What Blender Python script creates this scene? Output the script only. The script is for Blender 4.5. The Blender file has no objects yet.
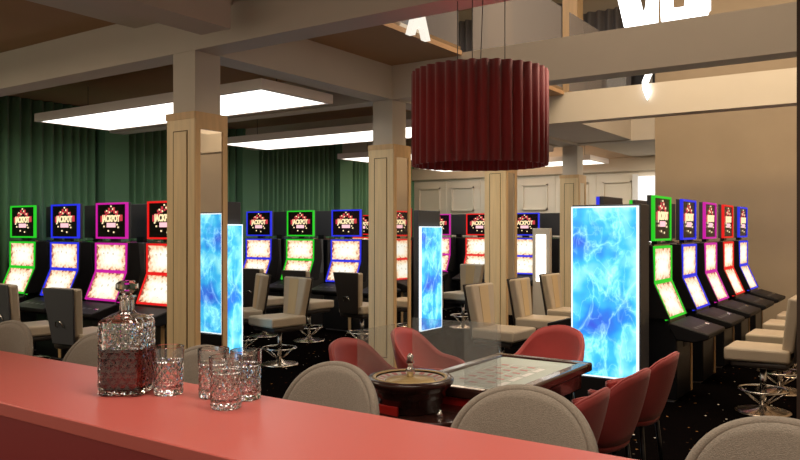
import bpy, bmesh, math, random
from mathutils import Vector, Matrix
PI = math.pi
random.seed(4)
C = bpy.context.scene.collection
S = bpy.context.scene

# ---------------------------------------------------------------- camera, world, lights, exposure
TH = math.radians(34.3); FPX = 754.0; EYE = 1.5
cam_data = bpy.data.cameras.new('camera'); cam = bpy.data.objects.new('camera', cam_data); C.objects.link(cam)
cam.location = (0, 0, EYE); cam.rotation_euler = (PI/2, 0, TH)
cam_data.sensor_width = 36; cam_data.lens = FPX/800*36; cam_data.clip_start = .05
S.camera = cam
S.view_settings.view_transform = 'Standard'; S.view_settings.look = 'None'
S.view_settings.exposure = 0.0; S.view_settings.gamma = 1; S.view_settings.use_curve_mapping = False
w = bpy.data.worlds.new('world'); S.world = w; w.use_nodes = True
w.node_tree.nodes['Background'].inputs[0].default_value = (1, .84, .64, 1)
w.node_tree.nodes['Background'].inputs[1].default_value = .75

def area(name, loc, size, power, col, rot=(0, 0, 0), spread=PI):
    d = bpy.data.lights.new(name, 'AREA'); d.shape = 'RECTANGLE'; d.size, d.size_y = size
    d.energy = power; d.color = col; d.spread = spread
    o = bpy.data.objects.new(name, d); C.objects.link(o); o.location = loc; o.rotation_euler = rot
    return o
WARM = (1, .80, .58)
area('bar_fill', (-.6, 1.3, 3.2), (3.4, .5), 34, (1, .86, .72), spread=2.2)  # added overhead fill that brightens the counter
area('atrium_fill', (-1.2, 7.6, 6.2), (4, 5), 300, WARM)  # added warm fill pointing down into the atrium
area('fascia_fill', (-1.4, 7.05, 4.4), (3.5, .3), 60, (1, .74, .42), rot=(math.radians(42), 0, 0))  # added to warm the far beam face; no cove fixture exists
area('table_light', (-1.7, 4.6, 3.24), (2.2, .7), 30, (1, .85, .68), spread=2.4)
area('upper_fill', (-6.5, 9, 6.2), (4, 6), 80, (.9, .92, 1))  # added ambience for the upper floor
area('hall_fill_front', (-7.4, 1.4, 3.1), (3, 1.6), 90, WARM)  # added to lift the front hall and column faces
area('hall_fill_back', (-7.3, 13.6, 3.2), (3, 1.2), 60, WARM)  # added to lift the curtains and the far end of the hall
area('rear_light', (-4.0, 13.6, 2.93), (.9, 1.2), 30, (1, .86, .66))
area('aisle_light', (.6, 7.5, 3.24), (1.6, 4), 10, (1, .72, .45))

def ray(x, y, z):
    """room point of height z seen at photo position x, y"""
    d = (z-EYE)*FPX/(230-y); r = d*(x-400)/FPX
    return Vector((-d*math.sin(TH)+r*math.cos(TH), d*math.cos(TH)+r*math.sin(TH), z))

# ---------------------------------------------------------------- materials
def mat(name, col, rough=.6, metal=0, spec=.5, bump=None, noise=None, trans=0, ior=1.45, coat=0, sheen=0, alpha=1):
    m = bpy.data.materials.new(name); m.use_nodes = True; nt = m.node_tree; p = nt.nodes['Principled BSDF']
    p.inputs['Base Color'].default_value = (*col, 1); p.inputs['Roughness'].default_value = rough
    p.inputs['Metallic'].default_value = metal; p.inputs['Specular IOR Level'].default_value = spec
    p.inputs['Transmission Weight'].default_value = trans; p.inputs['IOR'].default_value = ior
    p.inputs['Coat Weight'].default_value = coat; p.inputs['Sheen Weight'].default_value = sheen
    p.inputs['Alpha'].default_value = alpha
    tc = nt.nodes.new('ShaderNodeTexCoord')
    if noise:
        sc, amt, stretch = noise
        mp = nt.nodes.new('ShaderNodeMapping'); mp.inputs['Scale'].default_value = stretch
        n = nt.nodes.new('ShaderNodeTexNoise'); n.inputs['Scale'].default_value = sc; n.inputs['Detail'].default_value = 4
        r = nt.nodes.new('ShaderNodeValToRGB')
        r.color_ramp.elements[0].color = (*[c*(1-amt) for c in col], 1); r.color_ramp.elements[0].position = .3
        r.color_ramp.elements[1].color = (*[min(1, c*(1+amt)) for c in col], 1); r.color_ramp.elements[1].position = .7
        nt.links.new(tc.outputs['Object'], mp.inputs[0]); nt.links.new(mp.outputs[0], n.inputs[0])
        nt.links.new(n.outputs[0], r.inputs[0]); nt.links.new(r.outputs[0], p.inputs['Base Color'])
    if bump:
        n = nt.nodes.new('ShaderNodeTexNoise'); n.inputs['Scale'].default_value = bump[0]; n.inputs['Detail'].default_value = 3
        b = nt.nodes.new('ShaderNodeBump'); b.inputs['Strength'].default_value = bump[1]; b.inputs['Distance'].default_value = .005
        nt.links.new(tc.outputs['Object'], n.inputs[0]); nt.links.new(n.outputs[0], b.inputs['Height']); nt.links.new(b.outputs[0], p.inputs['Normal'])
    return m
def emis(name, col, st, base=(0, 0, 0)):
    m = bpy.data.materials.new(name); m.use_nodes = True; p = m.node_tree.nodes['Principled BSDF']
    p.inputs['Base Color'].default_value = (*base, 1); p.inputs['Emission Color'].default_value = (*col, 1)
    p.inputs['Emission Strength'].default_value = st; p.inputs['Roughness'].default_value = .4
    return m
def ramp(nt, stops):
    r = nt.nodes.new('ShaderNodeValToRGB'); e = r.color_ramp.elements
    e[0].position, e[0].color = stops[0][0], (*stops[0][1], 1); e[1].position, e[1].color = stops[-1][0], (*stops[-1][1], 1)
    for pz, c in stops[1:-1]:
        k = e.new(pz); k.color = (*c, 1)
    return r

M = {}
M['plaster'] = mat('cream plaster', (.60, .52, .42), .8, noise=(1.2, .04, (1, 1, 1)))
M['beam'] = mat('painted beam', (.60, .54, .46), .75, noise=(1.5, .03, (1, 1, 1)))
M['brown'] = mat('brown ceiling', (.42, .25, .13), .7, noise=(1, .06, (1, 1, 1)))
M['taupe'] = mat('taupe wall', (.46, .36, .25), .8, noise=(1.5, .04, (1, 1, 1)))
M['cream'] = mat('cream panelling', (.72, .64, .53), .6)
M['wood'] = mat('light oak', (.66, .43, .21), .45, noise=(3, .1, (8, 8, .6)))
M['wood_pale'] = mat('pale oak', (.86, .66, .38), .4, noise=(3, .08, (8, 8, .6)))
M['groove'] = mat('dark groove', (.12, .07, .03), .7)
M['slat'] = mat('dark brown slat', (.05, .03, .02), .6)
M['mirror'] = mat('mirror', (.86, .84, .80), .02, metal=1)
M['green'] = mat('green velvet', (.105, .245, .135), .85, sheen=.3, bump=(60, .2))
M['green_wall'] = mat('green wall', (.105, .235, .135), .8)
M['grey_curtain'] = mat('grey curtain', (.28, .27, .29), .85)
M['upper_grey'] = mat('upper grey wall', (.34, .32, .31), .8)
M['black'] = mat('black lacquer', (.008, .008, .01), .35, coat=.15)
M['blackmatt'] = mat('black plastic', (.010, .009, .010), .5, spec=.25)
M['charcoal'] = mat('charcoal metal', (.055, .055, .062), .45)
M['chrome'] = mat('chrome', (.75, .72, .68), .14, metal=1)
M['brass'] = mat('brushed nickel', (.62, .52, .42), .22, metal=1)
M['beige'] = mat('beige leather', (.50, .41, .30), .5, bump=(90, .15), noise=(5, .05, (1, 1, 1)))
M['beige2'] = mat('tan leather', (.58, .43, .24), .5, bump=(90, .15))
M['greyleather'] = mat('slate shell', (.065, .067, .075), .45, bump=(120, .1))
M['brownshell'] = mat('dark brown shell', (.030, .022, .018), .5)
M['red_fab'] = mat('red upholstery', (.36, .042, .038), .65, bump=(300, .25), noise=(8, .08, (1, 1, 1)), sheen=.2)
M['grey_fab'] = mat('taupe bar fabric', (.30, .255, .20), .85, bump=(400, .5), noise=(220, .14, (1, 1, 1)), sheen=.2)
M['piping'] = mat('pale piping', (.42, .37, .30), .7)
M['counter'] = mat('red countertop', (.62, .135, .112), .32, noise=(2, .03, (1, 1, 1)))
M['counter_edge'] = mat('dark red front', (.30, .028, .028), .45)
M['mahogany'] = mat('mahogany', (.045, .016, .012), .25, coat=.4, noise=(4, .25, (1, 8, 1)))
M['redlac'] = mat('red lacquer', (.40, .016, .012), .3, coat=.3)
M['felt'] = mat('glass play screen', (.50, .57, .52), .35)
M['white_line'] = mat('white print', (.8, .8, .78), .4)
M['red_print'] = mat('red print', (.62, .25, .24), .4)
M['gold'] = mat('gold wheel', (.70, .50, .22), .3, metal=.4)
M['ivory'] = mat('ivory', (.75, .70, .62), .4)
M['shade'] = mat('oxblood fabric shade', (.26, .014, .016), .8, sheen=.4, bump=(250, .2))
M['cable'] = mat('dark cable', (.04, .04, .04), .4)
M['white'] = mat('white plastic', (.75, .75, .75), .5)
M['panel_frame'] = mat('pale luminaire frame', (.82, .74, .70), .5)
M['stonegrey'] = mat('grey plinth', (.22, .22, .24), .4)

def glassmat(name, col, rough=.0, ior=1.45):
    m = bpy.data.materials.new(name); m.use_nodes = True; p = m.node_tree.nodes['Principled BSDF']
    p.inputs['Base Color'].default_value = (*col, 1); p.inputs['Transmission Weight'].default_value = 1
    p.inputs['Roughness'].default_value = rough; p.inputs['IOR'].default_value = ior
    return m
M['crystal'] = glassmat('cut crystal', (.97, .95, .94), 0, 1.5)
M['liquor'] = glassmat('dark red liquor', (.16, .02, .015), 0, 1.36)
M['pane'] = mat('thin glass pane', (.55, .58, .56), .05, alpha=.16)
M['balus'] = mat('balustrade glass', (.20, .19, .20), .06, alpha=.75)

m = bpy.data.materials.new('speckled black carpet'); m.use_nodes = True; nt = m.node_tree; p = nt.nodes['Principled BSDF']
tc = nt.nodes.new('ShaderNodeTexCoord'); v = nt.nodes.new('ShaderNodeTexVoronoi'); v.inputs['Scale'].default_value = 13
r1 = ramp(nt, [(0, (1, 1, 1)), (.11, (1, 1, 1)), (.14, (0, 0, 0)), (1, (0, 0, 0))])
cr = ramp(nt, [(0, (.003, .002, .002)), (.5, (.004, .003, .003)), (.66, (.35, .17, .06)), (.72, (.08, .02, .015)), (.8, (.03, .02, .01)), (.9, (.9, .8, .7)), (1, (.9, .8, .7))])
mx = nt.nodes.new('ShaderNodeMix'); mx.data_type = 'RGBA'; mx.inputs[6].default_value = (.003, .0022, .0022, 1)
sp = nt.nodes.new('ShaderNodeSeparateColor')
nt.links.new(tc.outputs['Object'], v.inputs[0]); nt.links.new(v.outputs['Distance'], r1.inputs[0])
nt.links.new(v.outputs['Color'], sp.inputs[0]); nt.links.new(sp.outputs[0], cr.inputs[0])
nt.links.new(r1.outputs[0], mx.inputs[0]); nt.links.new(cr.outputs[0], mx.inputs[7]); nt.links.new(mx.outputs[2], p.inputs['Base Color'])
p.inputs['Roughness'].default_value = .6; p.inputs['Specular IOR Level'].default_value = 0; M['floor'] = m

def lightbox_mat():
    m = bpy.data.materials.new('blue lightning backlit print'); m.use_nodes = True; nt = m.node_tree; p = nt.nodes['Principled BSDF']
    tc = nt.nodes.new('ShaderNodeTexCoord')
    def ridge(scale, off, lo, hi, dist):
        mp = nt.nodes.new('ShaderNodeMapping'); mp.inputs['Location'].default_value = off; mp.inputs['Scale'].default_value = (1.3, 1.3, .8)
        n = nt.nodes.new('ShaderNodeTexNoise'); n.inputs['Scale'].default_value = scale; n.inputs['Detail'].default_value = 5; n.inputs['Distortion'].default_value = dist
        a = nt.nodes.new('ShaderNodeMath'); a.operation = 'SUBTRACT'; a.inputs[1].default_value = .5
        b = nt.nodes.new('ShaderNodeMath'); b.operation = 'ABSOLUTE'
        r = ramp(nt, [(0, (hi*.6, hi, hi)), (.008, (hi*.25, hi*.5, hi*.5)), (.035, (lo,)*3)])
        nt.links.new(tc.outputs['Object'], mp.inputs[0]); nt.links.new(mp.outputs[0], n.inputs[0]); nt.links.new(n.outputs[0], a.inputs[0])
        nt.links.new(a.outputs[0], b.inputs[0]); nt.links.new(b.outputs[0], r.inputs[0]); return r
    n = nt.nodes.new('ShaderNodeTexNoise'); n.inputs['Scale'].default_value = 2.0; n.inputs['Detail'].default_value = 3
    nt.links.new(tc.outputs['Object'], n.inputs[0])
    base = ramp(nt, [(.32, (.05, .10, .70)), (.43, (.03, .28, .84)), (.51, (.06, .55, .95)), (.60, (.28, .85, 1)), (.72, (.75, 1, 1))])
    nt.links.new(n.outputs[0], base.inputs[0])
    out = base.outputs[0]
    for rr in (ridge(2.2, (0, 0, 0), 0, .42, .4), ridge(5.5, (3, 1, 5), 0, .22, .6)):
        mx = nt.nodes.new('ShaderNodeMix'); mx.data_type = 'RGBA'; mx.blend_type = 'ADD'; mx.inputs[0].default_value = 1
        nt.links.new(out, mx.inputs[6]); nt.links.new(rr.outputs[0], mx.inputs[7]); out = mx.outputs[2]
    nt.links.new(out, p.inputs['Emission Color']); p.inputs['Emission Strength'].default_value = 1.2
    p.inputs['Base Color'].default_value = (0, 0, 0, 1); p.inputs['Roughness'].default_value = .3
    return m
M['lightbox'] = lightbox_mat()
M['edge_white'] = emis('white lightbox edge', (.85, .95, 1), 1.4)

def reel_mat():
    m = bpy.data.materials.new('glowing game screen'); m.use_nodes = True; nt = m.node_tree; p = nt.nodes['Principled BSDF']
    tc = nt.nodes.new('ShaderNodeTexCoord'); sx = nt.nodes.new('ShaderNodeSeparateXYZ'); nt.links.new(tc.outputs['Generated'], sx.inputs[0])
    def mth(op, a, b):
        q = nt.nodes.new('ShaderNodeMath'); q.operation = op
        for k, x in enumerate((a, b)):
            if isinstance(x, (int, float)): q.inputs[k].default_value = x
            elif x is not None: nt.links.new(x, q.inputs[k])
        return q.outputs[0]
    ex = mth('ABSOLUTE', mth('SUBTRACT', sx.outputs[0], .5), None); ez = mth('ABSOLUTE', mth('SUBTRACT', sx.outputs[2], .5), None)
    n = nt.nodes.new('ShaderNodeTexNoise'); n.inputs['Scale'].default_value = 22; n.inputs['Detail'].default_value = 2
    nt.links.new(tc.outputs['Object'], n.inputs[0])
    e = mth('ADD', mth('MAXIMUM', ex, ez), mth('MULTIPLY', mth('SUBTRACT', n.outputs[0], .5), .42))
    r = ramp(nt, [(.20, (1, .99, .90)), (.34, (1, .88, .66)), (.44, (.95, .55, .32)), (.50, (.28, .06, .04))])
    nt.links.new(e, r.inputs[0])
    v = nt.nodes.new('ShaderNodeTexVoronoi'); v.inputs['Scale'].default_value = 13; v.inputs['Randomness'].default_value = .55
    nt.links.new(tc.outputs['Object'], v.inputs[0])
    r2 = ramp(nt, [(0, (.9, .9, .6)), (.10, (.8, .75, .5)), (.16, (.35, .25, .2)), (.21, (1, 1, 1)), (1, (1, 1, 1))]); nt.links.new(v.outputs['Distance'], r2.inputs[0])
    mx = nt.nodes.new('ShaderNodeMix'); mx.data_type = 'RGBA'; mx.blend_type = 'MULTIPLY'; mx.inputs[0].default_value = .75
    nt.links.new(r.outputs[0], mx.inputs[6]); nt.links.new(r2.outputs[0], mx.inputs[7])
    nt.links.new(mx.outputs[2], p.inputs['Emission Color']); p.inputs['Emission Strength'].default_value = 1.1
    p.inputs['Base Color'].default_value = (0, 0, 0, 1)
    return m
M['reel'] = reel_mat()
M['sign_dark'] = mat('dark sign screen', (.012, .004, .006), .2)
M['sign_gold'] = emis('glowing gold letters', (1, .80, .45), 1.2)
M['sign_red'] = emis('glowing red burst', (.75, .06, .08), .8)
M['sign_pink'] = emis('glowing pink counter', (1, .55, .60), 1.2)
LED = {'green': emis('green light frame', (.02, .62, .02), 1.0), 'blue': emis('blue light frame', (.02, .03, .80), 1.0),
       'magenta': emis('magenta light frame', (.62, .01, .36), 1.0), 'red': emis('red light frame', (.85, .01, .01), 1.0)}
def diffuser_mat():
    m = bpy.data.materials.new('luminous ceiling diffuser'); m.use_nodes = True; nt = m.node_tree; p = nt.nodes['Principled BSDF']
    tc = nt.nodes.new('ShaderNodeTexCoord'); n = nt.nodes.new('ShaderNodeTexNoise'); n.inputs['Scale'].default_value = 14; n.inputs['Detail'].default_value = 4
    r = ramp(nt, [(.3, (.86, .80, .66)), (.6, (1, .97, .90))])
    nt.links.new(tc.outputs['Object'], n.inputs[0]); nt.links.new(n.outputs[0], r.inputs[0]); nt.links.new(r.outputs[0], p.inputs['Emission Color'])
    p.inputs['Emission Strength'].default_value = 3.0; p.inputs['Base Color'].default_value = (.5, .5, .5, 1)
    return m
M['diffuser'] = diffuser_mat()
M['letter'] = emis('lit sign letter', (1, .93, .80), 1.0)
M['letter_side'] = mat('letter side', (.5, .45, .38), .5)
M['letter_bright'] = emis('bright white sign letter', (1, .98, .94), 4.0)
M['door_glow'] = emis('lit doorway glass', (1, .96, .9), 1.3)

# ---------------------------------------------------------------- mesh helpers
def bmn(): return bmesh.new()
def box(bm, x0, x1, y0, y1, z0, z1):
    vs = [bm.verts.new(c) for c in ((x0,y0,z0),(x1,y0,z0),(x1,y1,z0),(x0,y1,z0),(x0,y0,z1),(x1,y0,z1),(x1,y1,z1),(x0,y1,z1))]
    for f in ((3,2,1,0),(4,5,6,7),(0,1,5,4),(1,2,6,5),(2,3,7,6),(3,0,4,7)): bm.faces.new([vs[i] for i in f])
    return bm
def prism(bm, pts, a, b, axis='x'):
    """pts are (y,z) for axis x, (x,z) for y, (x,y) for z"""
    def mk(p, t): return {'x': (t, p[0], p[1]), 'y': (p[0], t, p[1]), 'z': (p[0], p[1], t)}[axis]
    A = [bm.verts.new(mk(p, a)) for p in pts]; Bv = [bm.verts.new(mk(p, b)) for p in pts]
    bm.faces.new(A[::-1]); bm.faces.new(Bv)
    n = len(pts)
    for i in range(n): bm.faces.new((A[i], A[(i+1) % n], Bv[(i+1) % n], Bv[i]))
    return bm
def lathe(bm, prof, seg=32, cx=0, cy=0, cap=True):
    rings = []
    for r, z in prof:
        rings.append([bm.verts.new((cx+r*math.cos(2*PI*k/seg), cy+r*math.sin(2*PI*k/seg), z)) for k in range(seg)])
    for a, b in zip(rings, rings[1:]):
        for k in range(seg): bm.faces.new((a[k], a[(k+1) % seg], b[(k+1) % seg], b[k]))
    if cap: bm.faces.new(rings[0][::-1]); bm.faces.new(rings[-1])
    return bm
def tube(bm, pts, r, seg=8, closed=False):
    pts = [Vector(p) for p in pts]; n = len(pts); rings = []
    for i, p in enumerate(pts):
        if closed: t = pts[(i+1) % n]-pts[i-1]
        else: t = pts[min(i+1, n-1)]-pts[max(i-1, 0)]
        t.normalize(); a = t.cross(Vector((0, 0, 1)))
        if a.length < .05: a = t.cross(Vector((1, 0, 0)))
        a.normalize(); b = t.cross(a)
        rings.append([bm.verts.new(p+r*(math.cos(2*PI*k/seg)*a+math.sin(2*PI*k/seg)*b)) for k in range(seg)])
    prs = list(zip(rings, rings[1:])) + ([(rings[-1], rings[0])] if closed else [])
    for a, b in prs:
        for k in range(seg): bm.faces.new((a[k], a[(k+1) % seg], b[(k+1) % seg], b[k]))
    if not closed: bm.faces.new(rings[0][::-1]); bm.faces.new(rings[-1])
    return bm
def obj(name, bm, material, parent=None, smooth=False, bevel=0, loc=None, rot=None, label=None, subsurf=0, segs=2):
    bmesh.ops.recalc_face_normals(bm, faces=bm.faces)
    me = bpy.data.meshes.new(name); bm.to_mesh(me); bm.free()
    me.materials.append(material)
    if smooth:
        for p in me.polygons: p.use_smooth = True
    o = bpy.data.objects.new(name, me); C.objects.link(o)
    if parent: o.parent = parent
    if loc: o.location = loc
    if rot: o.rotation_euler = rot
    if bevel:
        b = o.modifiers.new('bevel', 'BEVEL'); b.width = bevel; b.segments = segs; b.limit_method = 'ANGLE'; b.angle_limit = .6
        for p in me.polygons: p.use_smooth = True
        me.shade_smooth() if hasattr(me, 'shade_smooth') else None
        try: me.set_sharp_from_angle(angle=.9)
        except Exception: pass
    if subsurf:
        b = o.modifiers.new('sub', 'SUBSURF'); b.levels = b.render_levels = subsurf
    if label: o['label'] = label
    return o
def thing(name, label, cat, loc=(0, 0, 0), rotz=0, group=None):
    o = bpy.data.objects.new(name, None); C.objects.link(o); o.empty_display_size = .1
    o.location = loc; o.rotation_euler = (0, 0, rotz); o['label'] = label; o['category'] = cat
    if group: o['group'] = group
    return o
def tag(o, label, cat, group=None):
    o['label'] = label; o['category'] = cat
    if group: o['group'] = group
    return o
def struct(name, bm, m, parent=None, **k):
    o = obj(name, bm, m, parent, **k)
    if parent is None: o['kind'] = 'structure'
    return o
def dup(root, loc, rotz, label=None, group=None):
    r = root.copy(); C.objects.link(r); r.location = loc; r.rotation_euler = (0, 0, rotz)
    if label: r['label'] = label
    if group: r['group'] = group
    for ch in list(root.children):
        c = ch.copy(); C.objects.link(c); c.parent = r
        for g in ch.children:
            d = g.copy(); C.objects.link(d); d.parent = c
    return r
def text_bm(body, size, depth, font_bold=True):
    cu = bpy.data.curves.new('t', 'FONT'); cu.body = body; cu.size = size; cu.extrude = depth; cu.align_x = 'CENTER'; cu.align_y = 'CENTER'
    if font_bold: cu.offset = size*.03
    cu.resolution_u = 4
    o = bpy.data.objects.new('t', cu); C.objects.link(o)
    dg = bpy.context.evaluated_depsgraph_get(); me = bpy.data.meshes.new_from_object(o.evaluated_get(dg))
    bm = bmn(); bm.from_mesh(me)
    bpy.data.objects.remove(o); bpy.data.curves.remove(cu); bpy.data.meshes.remove(me)
    return bm

# ---------------------------------------------------------------- room shell
COLV = [3.97+2.7*k for k in range(4)]
struct('floor', box(bmn(), -10.2, 3.2, -2.2, 15.3, -.1, 0), M['floor'])
struct('wall_left', box(bmn(), -10.1, -9.9, -2.2, 15.2, 0, 6.5), M['green_wall'])
struct('wall_right', box(bmn(), 3.0, 3.2, -2.2, 12.1, 0, 6.5), M['plaster'])
struct('wall_alcove', box(bmn(), -3.38, 3.2, 12.1, 12.35, 0, 6.5), M['taupe'])
# far panelled wall
fw = struct('wall_back', box(bmn(), -9.9, -3.0, 15.0, 15.2, 0, 6.5), M['cream'])
bm = bmn()
for k in range(7):
    u0 = -9.68+k*.89
    for z0, z1 in ((.35, 1.70), (1.93, 2.48)):
        for a in ((u0, u0+.03, z0, z1), (u0+.55, u0+.58, z0, z1), (u0, u0+.58, z0, z0+.03), (u0, u0+.58, z1-.03, z1)):
            box(bm, a[0], a[1], 14.955, 15.0, a[2], a[3])
    box(bm, u0-.16, u0-.145, 14.985, 15.0, .1, 2.7)
struct('trim_1', bm, M['cream'])
struct('trim_2', box(bmn(), -9.9, -3.4, 14.9, 15.0, 2.66, 2.95), M['plaster'], bevel=.02)
struct('baseboard_back', box(bmn(), -9.9, -3.4, 14.95, 15.0, 0, .14), M['cream'], bevel=.01)
# upper back curtains
def curtain_bm(a0, a1, z0, z1, pitch, amp, rnd=.3):
    bm = bmn(); n = int((a1-a0)/pitch*8); pr = None; ph = 0
    for i in range(n+1):
        a = a0+(a1-a0)*i/n; ph += (2*PI/8)*(1+rnd*math.sin(a*3.1)*.5)
        o = amp*math.sin(ph)+amp*.3*math.sin(ph*.37+1)
        c = [bm.verts.new((o, a, z)) for z in (z0, z1)]
        if pr: bm.faces.new((pr[0], c[0], c[1], pr[1]))
        pr = c
    return bm
def solid(o, t):
    s = o.modifiers.new('solid', 'SOLIDIFY'); s.thickness = t; s.offset = 0; return o
# floor of the upper level, its ceiling, lower ceilings
struct('ceiling', box(bmn(), -9.9, -4.65, -2.0, 15.0, 3.27, 3.34), M['brown'])
struct('ceiling_bar', box(bmn(), -4.65, 3.0, -2.0, 3.97, 3.27, 3.34), M['brown'])
struct('ceiling_rear', box(bmn(), -4.60, -3.0, 12.33, 15.0, 2.95, 3.3), M['plaster'])
struct('ceiling_upper', box(bmn(), -10.1, 3.2, -2.2, 15.2, 6.5, 6.6), M['plaster'])
n = [3]
def beam(*a, m='beam', **k):
    o = struct('trim_%d' % n[0], box(bmn(), *a), M[m], **k); n[0] += 1; return o
for i, v0 in enumerate(COLV):
    beam(-9.9, 3.0, v0, v0+.24, 2.91, 3.268 if i == 0 else 3.30) if i < 3 else beam(-9.9, -3.38, v0, v0+.24, 2.93, 3.30)
for i in range(3):
    beam(-4.91, -4.65, COLV[i]+.24, COLV[i+1], 2.91, 3.268)
beam(-4.65, -3.79, 4.21, 6.67, 3.272, 3.32, m='brown')
beam(-4.65, -3.79, 6.91, 9.37, 3.272, 3.32, m='brown')
beam(-4.65, -3.75, 9.61, 12.07, 2.95, 3.30)
beam(-5.4, -4.23, -2.0, 3.97, 3.19, 3.268)
beam(-4.23, -3.93, -2.0, 3.67, 2.90, 3.268)
# pilasters
for v0 in (1.4, 4.1, 6.8, 9.5, 12.2):
    beam(-9.9, -9.66, v0-.2, v0+.2, 0, 3.27, m='green_wall')
# curtains on the left wall
names = ['green velvet curtain on the left wall, nearest bay before the first pilaster', 'green pleated curtain behind the nearest slot machine row, left of the flat pilaster',
         'green pleated curtain between the flat pilaster and the second one, behind the nearest column', 'wide green pleated curtain behind the middle row of slot machines',
         'farthest green curtain bay beside the second column']
spans = [(1.65, 3.85), (4.35, 6.55), (7.05, 9.25), (9.75, 11.95), (12.45, 14.95)]
for k, (a, b) in enumerate(spans):
    o = obj('curtain', curtain_bm(a, b, .02, 3.26, .135, .04), M['green'], smooth=True, loc=(-9.83, 0, 0)); solid(o, .006)
    tag(o, names[k], 'curtain', 'green curtains along the left wall')
# doorway, lit, at the right end of the back wall
d = ray(639, 158, 2.75)
struct('door_1', box(bmn(), -4.50, -3.90, 14.93, 14.96, 0, 2.56), M['door_glow'])
bm = bmn(); box(bm, -4.60, -4.50, 14.88, 14.96, 0, 2.60); box(bm, -3.90, -3.80, 14.88, 14.96, 0, 2.60)
struct('trim_%d' % n[0], bm, M['white'], bevel=.005); n[0] += 1
# upper level back windows
bm = bmn()
box(bm, -5.9, -3.45, 14.94, 14.98, 3.5, 5.6)
struct('window_1', bm, M['charcoal'])
bm = bmn()
for u0 in (-5.9, -5.05, -4.25, -3.5): box(bm, u0-.03, u0+.03, 14.9, 14.94, 3.5, 5.6)
struct('trim_%d' % n[0], bm, M['white']); n[0] += 1
o = obj('curtain', curtain_bm(6.0, 9.8, 3.34, 6.2, .18, .05), M['grey_curtain'], smooth=True, loc=(0, 14.8, 0), rot=(0, 0, PI/2)); solid(o, .006)
tag(o, 'grey pleated curtain on the upper floor seen through the glass railing', 'curtain')
o = obj('curtain', curtain_bm(4.6, 5.6, 3.34, 5.9, .18, .05), M['grey_curtain'], smooth=True, loc=(0, 14.75, 0), rot=(0, 0, PI/2)); solid(o, .006)
tag(o, 'short grey curtain at the dark upper floor window behind the timber post', 'curtain')

# ---------------------------------------------------------------- columns
def column(v0, label):
    cx, cy = -4.78, v0+.13
    t = thing('column', label, 'column', (cx, cy, 0))
    obj('shaft', box(bmn(), -.13, .13, -.13, .13, 2.42, 2.908), M['beam'], t)
    c = .165
    bm = bmn(); box(bm, -c, c, -c, c, 0, 2.42)
    obj('cladding', bm, M['wood_pale'], t, bevel=.004)
    obj('cap_trim', box(bmn(), -c-.006, c+.006, -c-.006, c+.006, 2.37, 2.425), M['wood'], t)
    # framed wood panel on the front face (thin dark joint round a raised field)
    bm = bmn()
    for a in ((-.085, -.080, .12, 2.28), (.080, .085, .12, 2.28)): box(bm, a[0], a[1], -c-.003, -c, a[2], a[3])
    for z in (.12, 2.275): box(bm, -.085, .085, -c-.003, -c, z, z+.006)
    obj('panel_joint', bm, M['groove'], t)
    obj('raised_panel', box(bmn(), -.076, .076, -c-.006, -c, .13, 2.27), M['wood_pale'], t, bevel=.002)
    fr = bmn()
    for a in ((-c, -.115), (.115, c)): box(fr, c, c+.012, a[0], a[1], .0, 2.37)
    box(fr, c, c+.012, -.115, .115, 2.29, 2.37); box(fr, c, c+.012, -.115, .115, 0, .12)
    obj('mirror_frame', fr, M['wood'], t)
    obj('mirror', box(bmn(), c, c+.004, -.115, .115, .12, 2.29), M['mirror'], t, label='tall mirror set in the side of the column')
    # continuation on the upper floor
    obj('upper_post', box(bmn(), -.13, .13, -.13, .13, 3.345, 6.49), M['wood'], t)
for v0, l in zip(COLV, ('nearest oak clad column with mirrored side, behind the tumblers', 'second oak clad column with mirrored side, left of the red drum lamp',
                         'third oak clad column, below the red drum lamp', 'farthest slim oak clad column, left of the big blue light box')):
    column(v0, l)

# ---------------------------------------------------------------- ceiling luminaires
def luminaire(v0, label):
    u0, u1, v1 = -8.72, -4.95, v0+1.03
    t = thing('ceiling_light', label, 'ceiling light', ((u0+u1)/2, (v0+v1)/2, 2.80), 0, 'flat luminous ceiling panels')
    a, b = (u1-u0)/2, (v1-v0)/2; bm = bmn(); f = .05
    box(bm, -a, a, -b, -b+f, 0, .095); box(bm, -a, a, b-f, b, 0, .095); box(bm, -a, -a+f, -b+f, b-f, 0, .095); box(bm, a-f, a, -b+f, b-f, 0, .095)
    box(bm, -a+f, a-f, -b+f, b-f, .05, .095)
    obj('frame', bm, M['panel_frame'], t)
    obj('diffuser', box(bmn(), -a+f, a-f, -b+f, b-f, .006, .04), M['diffuser'], t)
    for x in (-a+.3, a-.3):
        obj('hanger', lathe(bmn(), [(.004, .09), (.004, (.468 if v0 < 13 else .468))], 6, x, 0), M['cable'], t)
for v0, l in zip((5.0, 7.9, 10.75, 13.5), ('large flat luminous panel nearest, hanging behind the first column', 'flat luminous ceiling panel second from the front, left of the red lamp',
        'third luminous ceiling panel, partly hidden by the second column', 'farthest luminous ceiling panel near the panelled wall')):
    luminaire(v0, l)

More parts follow.
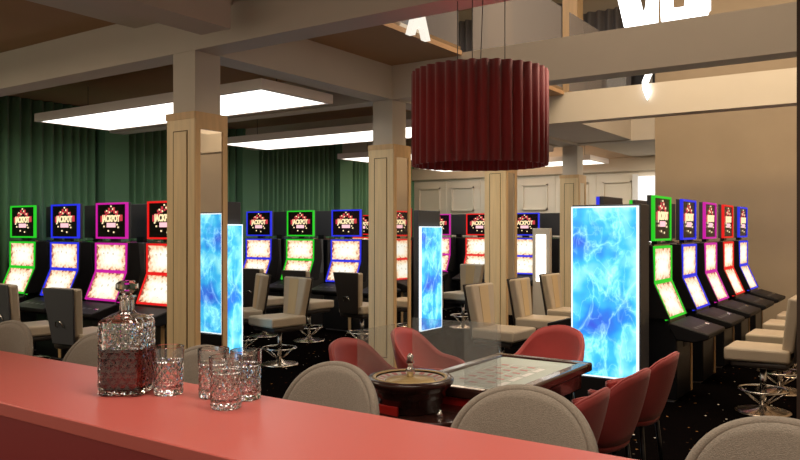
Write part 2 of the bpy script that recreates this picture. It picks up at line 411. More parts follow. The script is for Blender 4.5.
# ---------------------------------------------------------------- slot machines
def ring(bm, w, h, t, y0, y1, z0):
    box(bm, -w/2, -w/2+t, y0, y1, z0, z0+h); box(bm, w/2-t, w/2, y0, y1, z0, z0+h)
    box(bm, -w/2+t, w/2-t, y0, y1, z0, z0+t); box(bm, -w/2+t, w/2-t, y0, y1, z0+h-t, z0+h)
def tilt(bm, ang, py, pz):
    bmesh.ops.rotate(bm, verts=bm.verts, cent=(0, py, pz), matrix=Matrix.Rotation(ang, 3, 'X')); return bm
def make_machine(colour, label, group):
    t = thing('slot_machine', label, 'slot machine', (0, 0, 0), 0, group); L = LED[colour]
    bm = prism(bmn(), [(-.20, .02), (-.20, .58), (-.155, .66), (-.125, .74), (.035, 1.04), (.035, 1.355), (.235, 1.355), (.25, 1.0), (.25, .02)], -.275, .275)
    obj('cabinet', bm, M['black'], t, bevel=.012)
    for s in (-1, 1):
        bm = prism(bmn(), [(-.15, .72), (-.01, 1.03), (.0, 1.36), (.13, 1.36), (.16, 1.05), (.08, .72)], s*.30-.014, s*.30+.014)
        obj('side_wing', bm, M['blackmatt'], t, bevel=.006)
    obj('plinth', box(bmn(), -.26, .26, -.17, .23, 0, .02), M['stonegrey'], t)
    obj('wood_strip', box(bmn(), .20, .25, -.207, -.2, .03, .56), M['wood'], t, label='light wood strip on the base')
    bm = prism(bmn(), [(-.47, .575), (-.475, .615), (-.16, .70), (-.13, .68), (-.2, .55), (-.36, .535)], -.33, .33)
    obj('button_deck', bm, M['blackmatt'], t, bevel=.012)
    for k, x in enumerate((-.2, -.1, 0, .1, .22)):
        b = box(bmn(), x-.03, x+.03, -.36, -.32, .640, .652)
        obj('button', tilt(b, math.radians(15), -.34, .645), M['chrome'] if k == 4 else M['charcoal'], t, bevel=.003)
    obj('ticket_slot', box(bmn(), -.05, .05, -.205, -.198, .46, .52), M['charcoal'], t)
    obj('top_bar', box(bmn(), -.27, .27, .0, .05, 1.357, 1.37), M['brass'], t)
    s = obj('middle_screen', box(bmn(), -.27, .27, -.005, .03, 1.04, 1.34), M['reel'], t)
    bm = bmn(); ring(bm, .58, .325, .022, -.014, .03, 1.03); obj('light_frame', bm, L, s)
    s = obj('lower_screen', tilt(box(bmn(), -.27, .27, -.005, .03, .70, 1.02), math.radians(-23), .0, 1.03), M['reel'], t)
    bm = bmn(); ring(bm, .58, .345, .022, -.014, .03, .69); obj('light_frame', tilt(bm, math.radians(-23), 0, 1.03), L, s)
    s = obj('top_display', box(bmn(), -.258, .258, .0, .02, 1.415, 1.795), M['sign_dark'], t)
    obj('display_back', box(bmn(), -.275, .275, .018, .06, 1.40, 1.81), M['charcoal'], t, bevel=.006)
    bm = bmn(); box(bm, -.06, .06, .03, .08, 1.35, 1.42); obj('neck', bm, M['black'], t)
    bm = bmn(); ring(bm, .56, .405, .020, -.010, .020, 1.402); obj('light_frame', bm, L, s)
    bm = text_bm('JACKPOT', .085, .003); bmesh.ops.scale(bm, vec=(.88, 1.2, 1), verts=bm.verts)
    bmesh.ops.transform(bm, matrix=Matrix.Translation((0, -.008, 1.625)) @ Matrix.Rotation(PI/2, 4, 'X'), verts=bm.verts)
    obj('lettering', bm, M['sign_gold'], s)
    bm = bmn()
    for k in range(13):
        a = PI*(-.05+1.1*k/12); rr = .115 if k % 2 else .085
        x, z = 1.25*rr*math.cos(a), 1.64+rr*math.sin(a)*.85
        w_ = .011+.005*(k % 3)
        box(bm, x-w_, x+w_, -.004, 0, z-w_, z+w_)
    box(bm, -.20, -.15, -.003, 0, 1.59, 1.66); box(bm, .15, .20, -.003, 0, 1.60, 1.67)
    obj('burst', bm, M['sign_red'], s)
    bm = bmn()
    for x, z in ((-.08, 1.715), (.03, 1.735), (.09, 1.70), (-.03, 1.70), (-.05, 1.49), (.05, 1.475), (.13, 1.53), (.11, 1.56), (-.13, 1.54), (0, 1.765)):
        box(bm, x-.009, x+.009, -.009, -.004, z-.009, z+.009)
    obj('coins', bm, M['sign_gold'], s)
    obj('prize_counter', box(bmn(), -.075, .075, -.01, 0, 1.53, 1.58), M['sign_pink'], s)
    return t
protos = {}
def machine(colour, loc, rotz, label, group):
    if colour not in protos:
        t = make_machine(colour, label, group); t.location = loc; t.rotation_euler = (0, 0, rotz); protos[colour] = t; return t
    return dup(protos[colour], loc, rotz, label, group)
g1 = 'slot machines in the nearest left row'
for u0, c, l in ((-9.28, 'green', 'slot machine with green light frames, leftmost against the green curtain'),
                 (-8.36, 'blue', 'slot machine with blue light frames between green and magenta ones at far left'),
                 (-7.45, 'magenta', 'slot machine with magenta light frames, above the decanter at left'),
                 (-6.53, 'red', 'slot machine with red light frames, half hidden by the nearest column')):
    machine(c, (u0, 5.17, 0), 0, l, g1)
g2 = 'slot machines in the middle row'
for u0, c, l in ((-8.92, 'blue', 'slot machine with blue light frames, leftmost in the middle row'),
                 (-8.01, 'green', 'slot machine with green light frames in the middle row between two blue ones'),
                 (-7.09, 'blue', 'slot machine with blue light frames left of the second column'),
                 (-6.20, 'red', 'red framed slot machine of the middle row hidden behind the second column')):
    machine(c, (u0, 8.95, 0), 0, l, g2)
g3 = 'slot machines in the farthest row'
for u0, c, l in ((-9.40, 'red', 'far slot machine with red frames peeking out left of the second column'),
                 (-8.5, 'green', 'far slot machine hidden behind the second column'),
                 (-7.58, 'magenta', 'far slot machine with magenta frames behind the second blue light box'),
                 (-6.67, 'red', 'far slot machine with red frames just left of the third column'),
                 (-5.76, 'blue', 'far slot machine with blue frames just right of the third column')):
    machine(c, (u0, 12.4, 0), 0, l, g3)
g4 = 'slot machines in the right row'
for k, (c, l) in enumerate((('green', 'slot machine with green light frames, nearest in the right row'),
              ('blue', 'slot machine with blue light frames, second in the right row, between green and magenta'),
              ('magenta', 'slot machine with magenta light frames in the right row'),
              ('red', 'slot machine with red light frames, fourth in the right row'),
              ('blue', 'slot machine with blue light frames, farthest in the right row by the beige wall'))):
    machine(c, (-1.90, 7.03+.98*k, 0), PI/2, l, g4)
g5 = 'slot machines backing onto the right row'
for k, (c, l) in enumerate((('blue', 'slot machine edge on behind the big blue light box, deck pointing left'), ('green', 'second slot machine facing left behind the big blue light box'),
              ('magenta', 'third slot machine facing left behind the big blue light box'), ('red', 'fourth slot machine facing left, showing red in the column mirror'))):
    machine(c, (-2.41, 7.03+.98*k, 0), -PI/2, l, g5)
g6 = 'slot machines seen from behind'
pk = [('blue', 'dark back of a slot machine between the green and blue framed ones at far left'), ('green', 'dark back of a slot machine between the blue and magenta framed ones at left'),
      ('magenta', 'dark back of a slot machine between the magenta framed one and the nearest column')]
for k, (c, l) in enumerate(pk): machine(c, (-9.30+.87*k, 5.71, 0), PI, l, g6)
pk = [('blue', 'dark back of a slot machine between blue and green ones in the middle row'),
      ('red', 'dark back of a slot machine between the green and right blue middle ones')]
for k, (c, l) in enumerate(pk): machine(c, (-8.90+.925*k, 9.49, 0), PI, l, g6)
pk = [('green', 'dark back of a far slot machine between the magenta and red framed ones'), ('blue', 'dark back of a far slot machine hidden by the third column'), ('green', 'dark back of a far slot machine right of the third column and its blue frames')]
for k, (c, l) in enumerate(pk): machine(c, (-7.38+.94*k, 12.94, 0), PI, l, g6)

# ---------------------------------------------------------------- blue light boxes
def lightbox(w_, z0, z1, zb, depth, loc, rotz, label):
    """front face at y=0 looking to -y, base at floor"""
    t = thing('light_box', label, 'light box', loc, rotz, 'blue lightning light boxes')
    obj('housing', box(bmn(), -w_/2-.01, w_/2+.01, .035, depth, 0.0, zb), M['charcoal'], t, bevel=.006)
    obj('plinth', box(bmn(), -w_/2, w_/2, .0, .035, 0, z0-.01), M['blackmatt'], t)
    obj('screen', box(bmn(), -w_/2+.012, w_/2-.012, -.004, .03, z0+.012, z1-.012), M['lightbox'], t)
    bm = bmn(); ring(bm, w_, z1-z0, .012, -.006, .03, z0); obj('edge_light', bm, M['edge_white'], t)
    return t
lightbox(.57, .26, 1.70, 1.715, .28, (-2.155, 6.2, 0), 0, 'big blue lightning light box at the end of the right slot machine row')
lightbox(.57, .12, 1.56, 1.80, .2, (-5.95, 5.44, 0), PI/2, 'slim looking blue light box just right of the nearest column')
lightbox(.57, .07, 1.55, 1.78, .12, (-5.74, 9.22, 0), PI/2, 'blue light box just right of the second column')
# white luminous totem far away
t = thing('light_totem', 'pale standing totem with a white glowing panel, right of the third column', 'light box', (-5.27, 12.0, 0))
obj('casing', box(bmn(), -.16, .16, 0, .09, 0, 1.53), M['cream'], t, bevel=.01)
obj('glowing_panel', box(bmn(), -.09, .09, -.006, 0, .62, 1.42), M['diffuser'], t)

# ---------------------------------------------------------------- slot stools
def cushion(bm, w0, w1, y0, y1, z0, z1):
    """tapered block, width w0 at z0 and w1 at z1"""
    return prism(bm, [(-w0/2, z0), (w0/2, z0), (w1/2, z1), (-w1/2, z1)], y0, y1, 'y')
def make_stool(label, group, shell):
    """faces +y; pole at the origin"""
    t = thing('slot_stool', label, 'stool', (0, 0, 0), 0, group)
    obj('base', lathe(bmn(), [(.215, 0), (.215, .008), (.19, .016), (.06, .028), (.04, .05), (.028, .06)], 36), M['brass'], t, smooth=True)
    obj('pole', lathe(bmn(), [(.026, .055), (.026, .44)], 20), M['chrome'], t, smooth=True)
    bm = bmn(); tube(bm, [(.19*math.cos(2*PI*k/28), .19*math.sin(2*PI*k/28), .185) for k in range(28)], .009, 8, True)
    fr = obj('foot_ring', bm, M['chrome'], t, smooth=True)
    for k in range(6):
        a = 2*PI*k/6+.3
        obj('spoke', tube(bmn(), [(.03*math.cos(a), .03*math.sin(a), .07), (.188*math.cos(a), .188*math.sin(a), .182)], .007, 6), M['chrome'], fr, smooth=True)
    obj('seat_pan', box(bmn(), -.205, .205, -.205, .215, .385, .44), M['brownshell'], t, bevel=.02)
    bm = prism(bmn(), [(-.21, -.22), (.21, -.22), (.235, .26), (-.235, .26)], .438, .545, 'z')
    obj('seat', bm, M['beige'], t, bevel=.022, segs=3)
    bk = cushion(bmn(), .32, .43, -.045, .045, .52, .965); m_ = Matrix.Rotation(math.radians(7), 4, 'X')
    bmesh.ops.transform(bk, matrix=Matrix.Translation((0, -.20, 0)) @ Matrix.Translation((0, 0, .52)) @ m_ @ Matrix.Translation((0, 0, -.52)), verts=bk.verts)
    b = obj('backrest', bk, M['beige'], t, bevel=.022, segs=3)
    st = cushion(bmn(), .13, .17, .044, .049, .55, .945)
    bmesh.ops.transform(st, matrix=Matrix.Translation((0, -.20, 0)) @ Matrix.Translation((0, 0, .52)) @ m_ @ Matrix.Translation((0, 0, -.52)), verts=st.verts)
    obj('centre_panel', st, M['beige2'], b, label='tan leather centre stripe')
    sh = cushion(bmn(), .30, .425, -.066, -.046, .45, .975)
    bmesh.ops.transform(sh, matrix=Matrix.Translation((0, -.20, 0)) @ Matrix.Translation((0, 0, .52)) @ m_ @ Matrix.Translation((0, 0, -.52)), verts=sh.verts)
    s = obj('back_shell', sh, shell, t, bevel=.008)
    hp = [(-.05, -.235, .60), (-.05, -.265, .615), (-.035, -.275, .66), (.035, -.275, .66), (.05, -.265, .615), (.05, -.235, .60)]
    hp = [(x, y-.03, z) for x, y, z in hp]
    obj('handle', tube(bmn(), hp, .006, 6), M['chrome'], s, smooth=True)
    return t
sp = None; sp2 = None
def stool(x, y, rz, label, group, slate=False):
    global sp, sp2
    if slate:
        if sp2 is None: sp2 = make_stool(label, group, M['greyleather']); sp2.location = (x, y, 0); sp2.rotation_euler = (0, 0, rz); return sp2
        return dup(sp2, (x, y, 0), rz, label, group)
    if sp is None: sp = make_stool(label, group, M['brownshell']); sp.location = (x, y, 0); sp.rotation_euler = (0, 0, rz); return sp
    return dup(sp, (x, y, 0), rz, label, group)
gs = 'stools at the nearest left machines'
stool(-7.42, 4.22, -.12, 'stool with slate grey back at the left edge of the photo, behind the bar chair', gs, True)
stool(-6.50, 4.24, .10, 'stool with slate grey tapered back and chrome handle in front of the magenta machine', gs, True)
stool(-8.40, 4.22, 0, 'slate backed stool mostly outside the left edge of the photo', gs, True)
gs = 'stools behind the nearest machine island'
stool(-5.86, 6.2, PI-.2, 'beige stool facing the camera right of the nearest column, chrome ring base', gs)
stool(-6.72, 6.45, PI-.6, 'beige stool just right of the slim blue light box, turned aside', gs)
gs = 'stools at the middle machine row'
stool(-7.62, 7.75, 0, 'dark backed stool in front of the leftmost blue machine of the middle row', gs)
stool(-6.78, 7.75, 0, 'dark backed stool behind the beige one, in front of the green middle machine', gs)
stool(-5.88, 7.75, -.08, 'stool with dark brown back and handle, just left of the second column', gs)
gs = 'stools behind the middle machine island'
stool(-5.75, 10.15, PI-.1, 'beige stool beyond the second blue light box, in front of the far red machine', gs)
stool(-5.72, 11.45, PI+.4, 'far stool behind the beige one, only its chrome base showing', gs)
gs = 'stools facing the hidden machines behind the light box'
stool(-3.34, 6.66, -PI/2-.05, 'large beige stool nearest, in front of the third column', gs)
stool(-3.38, 7.70, -PI/2+.05, 'beige stool between the third column and the far totem', gs)
stool(-3.44, 8.70, -PI/2, 'beige stool just left of the big blue light box', gs)
gs = 'stools along the right machine row'
for k, l in enumerate(('nearest beige stool at the right edge with chrome ring base on the black floor', 'second beige stool along the right machine row', 'third beige stool along the right row of machines',
          'fourth beige stool of the right row, only its seat front showing', 'farthest beige stool of the right row near the beige wall')):
    stool(-1.03, 6.82+.95*k, PI/2, l, gs)

# ---------------------------------------------------------------- tub chairs
def shell_bm(a, b, zb, zt, za, t_in=.03, open_=1.05, flare=.8, n=36, m=8, lean=.06, drop=1.55):
    """shell open to -y... opening angle at front; returns closed double wall. back at +y"""
    bm = bmn(); span = PI-open_*.55
    def pt(i, j, off):
        ph = -span+2*span*i/n                      # 0 = back
        ap = abs(ph)
        k = 0 if ap < .5 else min(1, (ap-.5)/(drop-.5)); k = k*k*(3-2*k)
        top = zt+(za-zt)*k - .02*min(1, ap/.5)**2*(1-k)-.03*max(0, ap-drop)
        s = j/m; z = zb+(top-zb)*s
        rr = (flare+(1-flare)*math.sin(s*PI/2)**.8)
        e = 2.4; c, s2 = math.cos(ph), math.sin(ph)
        q = (abs(c)**e+abs(s2)**e)**(-1/e)
        x = (a*rr-off)*q*s2; y = (b*rr-off)*q*c + lean*s*(1 if c > 0 else 0)*max(0, c)
        return (x, y, z)
    O = [[bm.verts.new(pt(i, j, 0)) for j in range(m+1)] for i in range(n+1)]
    I = [[bm.verts.new(pt(i, j, t_in)) for j in range(m+1)] for i in range(n+1)]
    for i in range(n):
        for j in range(m):
            bm.faces.new((O[i][j], O[i+1][j], O[i+1][j+1], O[i][j+1])); bm.faces.new((I[i][j], I[i][j+1], I[i+1][j+1], I[i+1][j]))
        bm.faces.new((O[i][m], O[i+1][m], I[i+1][m], I[i][m])); bm.faces.new((O[i][0], I[i][0], I[i+1][0], O[i+1][0]))
    for i in (0, n):
        for j in range(m): bm.faces.new((O[i][j], O[i][j+1], I[i][j+1], I[i][j]))
    rim = [pt(i, m, t_in/2) for i in range(n+1)]
    return bm, rim
def disc_bm(a, b, z0, z1, r=1.0, e=2.4, seg=32, yo=0):
    bm = bmn(); pts = []
    for k in range(seg):
        ph = 2*PI*k/seg; c, s = math.cos(ph), math.sin(ph); q = (abs(c)**e+abs(s)**e)**(-1/e)
        pts.append((a*q*s*r, b*q*c*r+yo))
    return prism(bm, pts, z0, z1, 'z')
def make_tub(name, label, cat, group, fab, pip, legm, zb, zs, zt, za, hw, hd, legh_in, foot=None):
    t = thing(name, label, cat, (0, 0, 0), 0, group)
    bm, rim = shell_bm(hw, hd, zb, zt, za)
    s = obj('shell', bm, fab, t, smooth=True)
    obj('piping', tube(bmn(), rim, .0075, 6), pip, s, smooth=True)
    obj('underside', disc_bm(hw*.8, hd*.8, zb-.035, zb+.01, .97), fab, t, bevel=.02)
    obj('seat_cushion', disc_bm(hw*.84, hd*.84, zb+.01, zs, .92, yo=-.01), fab, t, bevel=.025, segs=3)
    for sx in (-1, 1):
        for sy in (-1, 1):
            obj('leg', tube(bmn(), [(sx*hw*.55, sy*hd*.55, zb-.03), (sx*hw*.72, sy*hd*.72, .0)], .014, 8), legm, t, smooth=True)
    if foot:
        r = [(sx*hw*.66, sy*hd*.66, foot) for sx, sy in ((-1, -1), (1, -1), (1, 1), (-1, 1))]
        obj('footrest', tube(bmn(), r, .009, 6, True), legm, t)
    return t
# grey bar chairs along the far side of the counter (they face the counter, back at +y)
def make_bar_chair():
    t = thing('bar_chair', '', 'bar chair', (0, 0, 0), 0, 'taupe bar chairs along the counter')
    bm = bmn(); n_, m_ = 30, 12; hw = .225
    def pt(i, j, off):
        a = -1.25+2.5*i/n_; s_ = j/m_
        top = 1.070-.27*(1-math.sqrt(max(0, 1-(abs(a)/1.27)**2.0)))
        z = .80+(top-.80)*s_; rr = (hw-off)*(.86+.14*math.sin(s_*PI/2))
        return (rr*math.sin(a)/math.sin(1.25), (.13-off)*math.cos(a)+.06*s_, z)
    O = [[bm.verts.new(pt(i, j, 0)) for j in range(m_+1)] for i in range(n_+1)]
    I = [[bm.verts.new(pt(i, j, .028)) for j in range(m_+1)] for i in range(n_+1)]
    for i in range(n_):
        for j in range(m_):
            bm.faces.new((O[i][j], O[i+1][j], O[i+1][j+1], O[i][j+1])); bm.faces.new((I[i][j], I[i][j+1], I[i+1][j+1], I[i+1][j]))
        bm.faces.new((O[i][m_], O[i+1][m_], I[i+1][m_], I[i][m_])); bm.faces.new((O[i][0], I[i][0], I[i+1][0], O[i+1][0]))
    for i in (0, n_):
        for j in range(m_): bm.faces.new((O[i][j], O[i][j+1], I[i][j+1], I[i][j]))
    b = obj('backrest', bm, M['grey_fab'], t, smooth=True)
    obj('piping', tube(bmn(), [pt(i, m_, .014) for i in range(n_+1)], .0125, 8), M['grey_fab'], b, smooth=True)
    obj('seat', disc_bm(.20, .19, .72, .80, 1), M['grey_fab'], t, bevel=.03, segs=3)
    for sx in (-1, 1):
        for sy in (-1, 1):
            obj('leg', tube(bmn(), [(sx*.13, sy*.13, .73), (sx*.18, sy*.18, 0)], .012, 8), M['black'], t, smooth=True)
    r = [(sx*.162, sy*.162, .28) for sx, sy in ((-1, -1), (1, -1), (1, 1), (-1, 1))]
    obj('footrest', tube(bmn(), r, .008, 6, True), M['black'], t)
    return t
bc = make_bar_chair()
bl = ['taupe bar chair at the bottom right corner of the photo, beyond the red counter', 'taupe bar chair in the centre right, in front of the roulette table',
      'taupe bar chair in the middle, left of the roulette wheel', 'taupe bar chair directly behind the tumblers', 'taupe bar chair behind the decanter', 'taupe bar chair at the left edge beyond the counter']
for k, l in enumerate(bl):
    x = (-.24, -.85, -1.52, -2.11, -2.76, -3.42)[k]
    if k == 0: bc.location = (x, 1.70, 0); bc['label'] = l
    else: dup(bc, (x, 1.70, 0), (.06, -.1, .03, -.05, .08)[k-1], l)
rc = make_tub('tub_chair', '', 'armchair', 'red tub chairs around the roulette table', M['red_fab'], M['red_fab'], M['black'], .44, .52, .81, .605, .26, .215, 0)
chairs = [(-1.37, 4.36, -PI/2, 'red tub chair seen from behind, nearest the big blue light box on the right'),
          (-1.36, 3.76, -PI/2-.05, 'red tub chair seen from behind, middle of the three right of the table'),
          (-1.37, 3.18, -PI/2, 'red tub chair in front, half hidden by the taupe bar chair'),
          (-2.12, 4.88, -.12, 'red tub chair at the far end of the roulette table facing the camera'),
          (-2.74, 4.40, PI/2+.1, 'red tub chair left of the table, in front of the second column'),
          (-2.74, 3.74, PI/2, 'red tub chair left of the roulette wheel, leftmost red chair')]
for k, (x, y, rz, l) in enumerate(chairs):
    if k == 0: rc.location = (x, y, 0); rc.rotation_euler = (0, 0, rz); rc['label'] = l
    else: dup(rc, (x, y, 0), rz, l)

# ---------------------------------------------------------------- roulette table
T = thing('roulette_table', 'dark mahogany electronic roulette table with glass play surface and wheel', 'roulette table', (-1.92, 3.78, 0))
bm = bmn(); ux0, ux1, vy0, vy1 = -.30, .33, -.50, .60
fr = .07
box(bm, ux0, ux1, vy0, vy0+fr, .655, .71); box(bm, ux0, ux1, vy1-fr, vy1, .655, .71)
box(bm, ux0, ux0+fr, vy0+fr, vy1-fr, .655, .71); box(bm, ux1-fr, ux1, vy0+fr, vy1-fr, .655, .71)
obj('table_frame', bm, M['mahogany'], T, bevel=.014, segs=3)
ps = obj('play_surface', box(bmn(), ux0+fr-.002, ux1-fr+.002, vy0+fr-.002, vy1-fr+.002, .66, .698), M['felt'], T)
bm = bmn(); 
W0, W1, V0, V1 = -.13, .12, -.30, .30
for i in range(13): y = V0+(V1-V0)*i/12; box(bm, W0, W1, y-.0025, y+.0025, .698, .6995)
for i in range(4): x = W0+(W1-W0)*i/3; box(bm, x-.0025, x+.0025, V0, V1, .698, .6995)
for i in range(4): box(bm, W1+.015, W1+.05, V0+.15*i, V0+.15*i+.12, .698, .6995)
obj('betting_grid', bm, M['white_line'], ps)
bm = bmn()
for i in range(12):
    for j in range(3):
        if (i+j) % 2: x = W0+(W1-W0)*(j+.5)/3; y = V0+(V1-V0)*(i+.5)/12; box(bm, x-.022, x+.022, y-.010, y+.010, .698, .6993)
obj('betting_squares', bm, M['red_print'], ps)
obj('side_skirt', box(bmn(), ux0+.05, ux1-.05, vy0+.06, vy1-.05, .55, .654), M['mahogany'], T, bevel=.01)
obj('red_side_panel', box(bmn(), ux0+.02, ux1-.04, vy0+.02, vy0+.05, .57, .653), M['redlac'], T, bevel=.006)
obj('pedestal', box(bmn(), -.16, .16, -.30, .32, .0, .55), M['blackmatt'], T, bevel=.02)
# lower wing that carries the wheel
wc = (-.14, -.67)
bm = disc_bm(.30, .25, .575, .615, 1, 3.2, 48)
bmesh.ops.translate(bm, vec=(wc[0]+.02, wc[1]+.05, 0), verts=bm.verts)
obj('wheel_shelf', bm, M['mahogany'], T, bevel=.010, segs=3)
obj('shelf_skirt', lathe(bmn(), [(.21, .0), (.21, .03), (.14, .06), (.16, .575)], 32, wc[0], wc[1]), M['blackmatt'], T, smooth=True)
wl = obj('wheel_bowl', lathe(bmn(), [(.13, .612), (.155, .620), (.15, .65), (.165, .655), (.165, .685), (.178, .69), (.180, .715), (.20, .735), (.214, .752), (.216, .768), (.205, .778), (.178, .778), (.165, .760), (.02, .747)], 48, wc[0], wc[1]), M['mahogany'], T, smooth=True)
obj('number_ring', lathe(bmn(), [(.166, 0.7630), (.166, 0.7680), (.125, 0.7570), (.125, 0.7520)], 48, wc[0], wc[1], cap=False), M['ivory'], wl)
bm = lathe(bmn(), [(.160, 0.7685), (.132, 0.7620)], 38, wc[0], wc[1], cap=False)
o = obj('number_pockets', bm, M['red_print'], wl); o.data.materials.append(M['ivory'])
for k, f in enumerate(o.data.polygons): f.material_index = k % 2
obj('wheel_cone', lathe(bmn(), [(.125, 0.7520), (.12, 0.7600), (.05, 0.7670), (.02, 0.7750)], 40, wc[0], wc[1]), M['gold'], wl, smooth=True)
obj('turret', lathe(bmn(), [(.018, 0.7700), (.016, 0.7950), (.026, 0.8070), (.014, 0.8190), (.012, 0.8350), (.022, 0.8470), (.013, 0.8600), (.018, 0.8730), (.006, 0.8900)], 16, wc[0], wc[1]), M['chrome'], wl, smooth=True)
obj('outer_ring', lathe(bmn(), [(.170, 0.7750), (.178, 0.7795), (.184, 0.7795), (.184, 0.7750)], 48, wc[0], wc[1], cap=False), M['gold'], wl, smooth=True)
for (x, y) in ((.06, -.72), (-.34, -.80)):
    obj('glass_clip', lathe(bmn(), [(.014, .613), (.018, .625), (.012, .635), (.006, .645)], 14, x, y), M['chrome'], T, smooth=True)
for x0, x1, y0, y1, z1 in ((-.26, .235, vy0+.03, vy0+.036, 1.04), (-.37, -.364, -.80, vy0+.02, 1.0), (.03, .235, vy0+.07, vy0+.076, 1.04)):
    obj('glass_guard', box(bmn(), x0, x1, y0, y1, (.712 if y0 > -.6 else .617), z1), M['pane'], T, label='clear upright glass guard')
bm = bmn(); prism(bm, [(-.34, -.79), (-.26, -.83), (-.10, -.845), (-.10, -.83), (-.25, -.815), (-.33, -.775)], .616, .66, 'z')
obj('red_rail', bm, M['redlac'], T, bevel=.003)

# ---------------------------------------------------------------- bar counter and glassware
BZ = 1.05
t = thing('bar_counter', 'long red bar counter with dark red front across the foreground', 'bar counter', (-1.5, 1.26, 0))
obj('countertop', box(bmn(), -4.5, 3.6, -.222, .226, BZ-.035, BZ), M['counter'], t, bevel=.003)
obj('front_panel', box(bmn(), -4.48, 3.58, -.20, .16, .08, BZ-.035), M['counter_edge'], t)
obj('plinth', box(bmn(), -4.4, 3.5, -.16, .12, 0, .08), M['blackmatt'], t)
def cut_body(bm, half, z0, z1, nz, nth, amp, sq, inner=False, cx=0, cy=0):
    pass
def cut_vessel(prof_out, nth, sq, amp, band, cells):
    """rings of outer profile with diamond cuts; sq = superellipse exponent"""
    bm = bmn(); rings = []
    for (r, z, fl) in prof_out:
        ring_ = []
        for k in range(nth):
            th = 2*PI*k/nth; c, s = math.cos(th), math.sin(th); q = (abs(c)**sq+abs(s)**sq)**(-1/sq)
            o = 0
            if fl:
                u = th/(2*PI)*cells; vv = z/band
                a = abs(((u+vv) % 1)-.5)*2; b_ = abs(((u-vv) % 1)-.5)*2
                o = amp*min(a, b_)
            rr = r*q-(0.0 if not fl else (amp-o))
            ring_.append(bm.verts.new((rr*c, rr*s, z)))
        rings.append(ring_)
    for a, b in zip(rings, rings[1:]):
        for k in range(nth): bm.faces.new((a[k], a[(k+1) % nth], b[(k+1) % nth], b[k]))
    bm.faces.new(rings[0][::-1]); bm.faces.new(rings[-1])
    return bm
def lin(a, b, n_): return [a+(b-a)*i/n_ for i in range(n_+1)]
# decanter
dp = ray(127, 392, BZ)
t = thing('decanter', 'square cut crystal decanter half full of dark red liquor on the red counter', 'decanter', (dp.x, dp.y, BZ+.0005), math.radians(34))
prof = [(.056, 0, 0), (.062, .003, 0)]+[(.066, z, 1) for z in lin(.006, .190, 46)]+[(.063, .198, 0), (.054, .208, 0), (.036, .213, 0), (.022, .218, 0), (.017, .225, 0), (.016, .255, 0), (.021, .262, 0), (.021, .268, 0),
        (.012, .268, 0), (.012, .222, 0), (.030, .205, 0), (.050, .195, 0), (.052, .18, 0), (.052, .022, 0), (.045, .014, 0)]
gl = obj('glass_body', cut_vessel(prof, 112, 6, .0028, .034, 18), M['crystal'], t)
obj('liquor', cut_vessel([(.046, .0135, 0), (.0528, .0225, 0), (.0528, .125, 0)], 96, 6, 0, 1, 1), M['liquor'], gl)
st = bmn()
prof = [(.010, .240), (.0115, .269), (.016, .275), (.030, .285), (.030, .300), (.020, .309)]
for_rings = []
for r, z in prof:
    for_rings.append([st.verts.new((r*math.cos(2*PI*k/8+PI/8), r*math.sin(2*PI*k/8+PI/8), z)) for k in range(8)])
for a, b in zip(for_rings, for_rings[1:]):
    for k in range(8): st.faces.new((a[k], a[(k+1) % 8], b[(k+1) % 8], b[k]))
st.faces.new(for_rings[0][::-1]); st.faces.new(for_rings[-1])
obj('stopper', st, M['crystal'], t)
# tumblers
def make_tumbler(label):
    t = thing('tumbler', label, 'drinking glass', (0, 0, 0), 0, 'cut crystal tumblers on the counter')
    prof = [(.034, 0, 0), (.038, .002, 0)]+[(.0405, z, 1) for z in lin(.005, .090, 26)]+[(.0412, .094, 0), (.042, .130, 0), (.0405, .131, 0), (.0385, .130, 0), (.0370, .06, 0), (.0355, .028, 0), (.030, .020, 0)]
    obj('glass', cut_vessel(prof, 84, 2, .0030, .024, 13), M['crystal'], t)
    return t
tb = None
for (x, y, l) in ((168.5, 394, 'crystal tumbler beside the decanter, leftmost of the four'), (213.5, 397, 'crystal tumbler at the back, partly hidden by the front one'),
                  (226, 408, 'crystal tumbler nearest the camera, in front of the other two'), (246, 399, 'crystal tumbler farthest right of the four')):
    p_ = ray(x, y, BZ); p_.z += .0005
    if tb is None: tb = make_tumbler(l); tb.location = p_
    else: dup(tb, p_, random.random(), l)

# ---------------------------------------------------------------- red pleated drum lamp
LD = 4.6; lr = LD*(479.5-400)/FPX
lx, ly = -LD*math.sin(TH)+lr*math.cos(TH), LD*math.cos(TH)+lr*math.sin(TH)
t = thing('pendant_lamp', 'big oxblood red pleated drum pendant lamp hanging over the roulette table', 'pendant lamp', (lx, ly, 1.89))
bm = bmn(); N = 36*10; z0, z1 = 0, .566; R = .40
prev = None; first = None
for i in range(N+1):
    a = 2*PI*i/N; w_ = math.sin(a*36); w_ = math.copysign(abs(w_)**.45, w_); r = R+.013*w_
    c = [bm.verts.new((r*math.cos(a), r*math.sin(a), z)) for z in (z0, z0+.28, z1)]
    if prev:
        for j in range(2): bm.faces.new((prev[j], c[j], c[j+1], prev[j+1]))
    prev = c
bmesh.ops.remove_doubles(bm, verts=bm.verts, dist=1e-5)
o = obj('lamp_shade', bm, M['shade'], t, smooth=True); solid(o, .006)
obj('top_disc', lathe(bmn(), [(.375, .50), (.375, .51)], 48), M['shade'], t)
bm = bmn()
for k in range(3):
    a = 2*PI*k/3+.4; tube(bm, [(0, 0, .44), (.375*math.cos(a), .375*math.sin(a), .44)], .006, 6)
obj('spider', bm, M['cable'], t)
obj('bulb', lathe(bmn(), [(.01, .30), (.03, .31), (.04, .34), (.03, .38), (.018, .41), (.018, .44)], 16), M['ivory'], t, smooth=True)
ct, st_ = math.cos(TH), math.sin(TH)
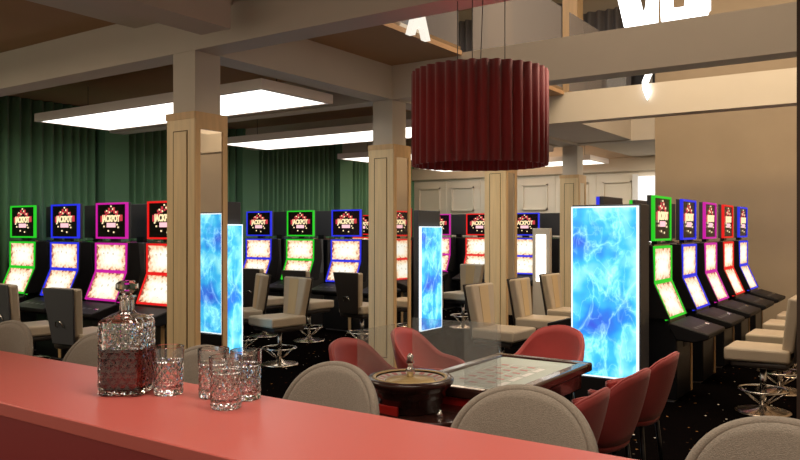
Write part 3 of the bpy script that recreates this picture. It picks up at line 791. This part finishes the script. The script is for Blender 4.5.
for dx, dy in ((-.13, .05), (.155, .0), (-.055, -.12)):
    x, y = dx*ct-dy*st_, dx*st_+dy*ct
    obj('cable', tube(bmn(), [(x, y, .505), (x, y, 4.6)], .0028, 6), M['cable'], t)
pts = []
for i in range(30):
    s = i/29; k = .03*math.sin(s*7)*(1-s); pts.append(((-.0+k)*ct, (.0+k)*st_, .505+4.095*s))
obj('power_cord', tube(bmn(), pts, .0028, 6), M['cable'], t, smooth=True)

# ---------------------------------------------------------------- upper level glass railing and lit letters
for k, (a, b, l) in enumerate(((4.23, 6.66, 'glass railing panel on the upper floor edge behind the lit letter A'), (6.92, 9.36, 'glass railing panel on the upper floor edge behind the red lamp'), (9.62, 12.05, 'farthest glass railing panel on the upper floor edge'))):
    t = thing('glass_railing', l, 'railing', (-3.82, (a+b)/2, 3.32), 0, 'upper floor glass railing')
    h = (b-a)/2
    obj('glass_pane', box(bmn(), -.006, .006, -h+.02, h-.02, .03, 1.1), M['balus'], t)
    obj('base_rail', box(bmn(), -.02, .02, -h, h, 0.0, .04), M['brass'], t)
lt = text_bm('A', .44, .03)
bmesh.ops.transform(lt, matrix=Matrix.Rotation(PI/2, 4, 'Z') @ Matrix.Rotation(PI/2, 4, 'X'), verts=lt.verts)
zmin = min(v_.co.z for v_ in lt.verts)
o = obj('sign_letter', lt, M['letter'], loc=(-3.755, 5.80, 3.262-zmin)); tag(o, 'small lit letter A standing on the upper floor edge', 'sign letter')
bm = bmn(); pts = []
# big bright letters standing on the beam
def plane_pt(x, y, v0):
    t_ = (x-400)/FPX; s, c = math.sin(TH), math.cos(TH)
    u = v0*(t_*c-s)/(c+t_*s); d_ = -u*s+v0*c
    return (u, EYE+(230-y)*d_/FPX)
vb = 6.74
def letter(polys, label, depth=.07, v0=vb, m='letter_bright', group='bright white sign letters'):
    bm = bmn()
    for pl in polys: prism(bm, [plane_pt(x, y, v0) for x, y in pl], v0, v0+depth, 'y')
    o = obj('sign_letter', bm, M[m]); return tag(o, label, 'sign letter', group)
def base(x): return 30.6-.1545*(x-600)
letter([[(624, base(624)), (612, -25), (632, -28), (640, 6), (645, base(645)-1.5), (645, base(645))], [(640, base(640)), (656, base(656)), (656, base(656)-10), (657, -33), (650, -31), (645, 8)]],
       'big bright white V shaped sign letter on the beam at the top of the photo')
letter([[(661, base(661)), (659, -32), (670, -34), (672, base(672))], [(672, base(672)), (672, 8), (698, 5), (708, 8), (706, base(706))], [(672, -20), (672, -34), (700, -38), (709, -20)], [(684, 7), (688, -22), (709, -22), (709, 9)]],
       'big bright white rounded sign letter right of the V shaped one, on the beam')
letter([[(646, 72), (656, 69), (651, 75), (648, 83), (651, 92), (647, 100), (643, 90), (642, 82)]], 'small glowing white crescent mark in front of the second beam', depth=.02, v0=9.33, m='letter_bright', group='crescent mark')  # crescent glow resembling a reflection, built as an emissive stroke

# dark slatted screen at the right edge
t = thing('slatted_screen', 'dark brown slatted screen at the extreme right edge of the photo', 'screen', (-.368, 3.3, 0))
for k in range(1):
    bm = bmn()
    for j in range(4): box(bm, .02+.06*j, .05+.06*j, -.27, -.24, .03, 3.26)
    obj('slats', bm, M['slat'], t)
obj('foot', box(bmn(), .02, .24, -.29, -.22, 0, .03), M['blackmatt'], t)
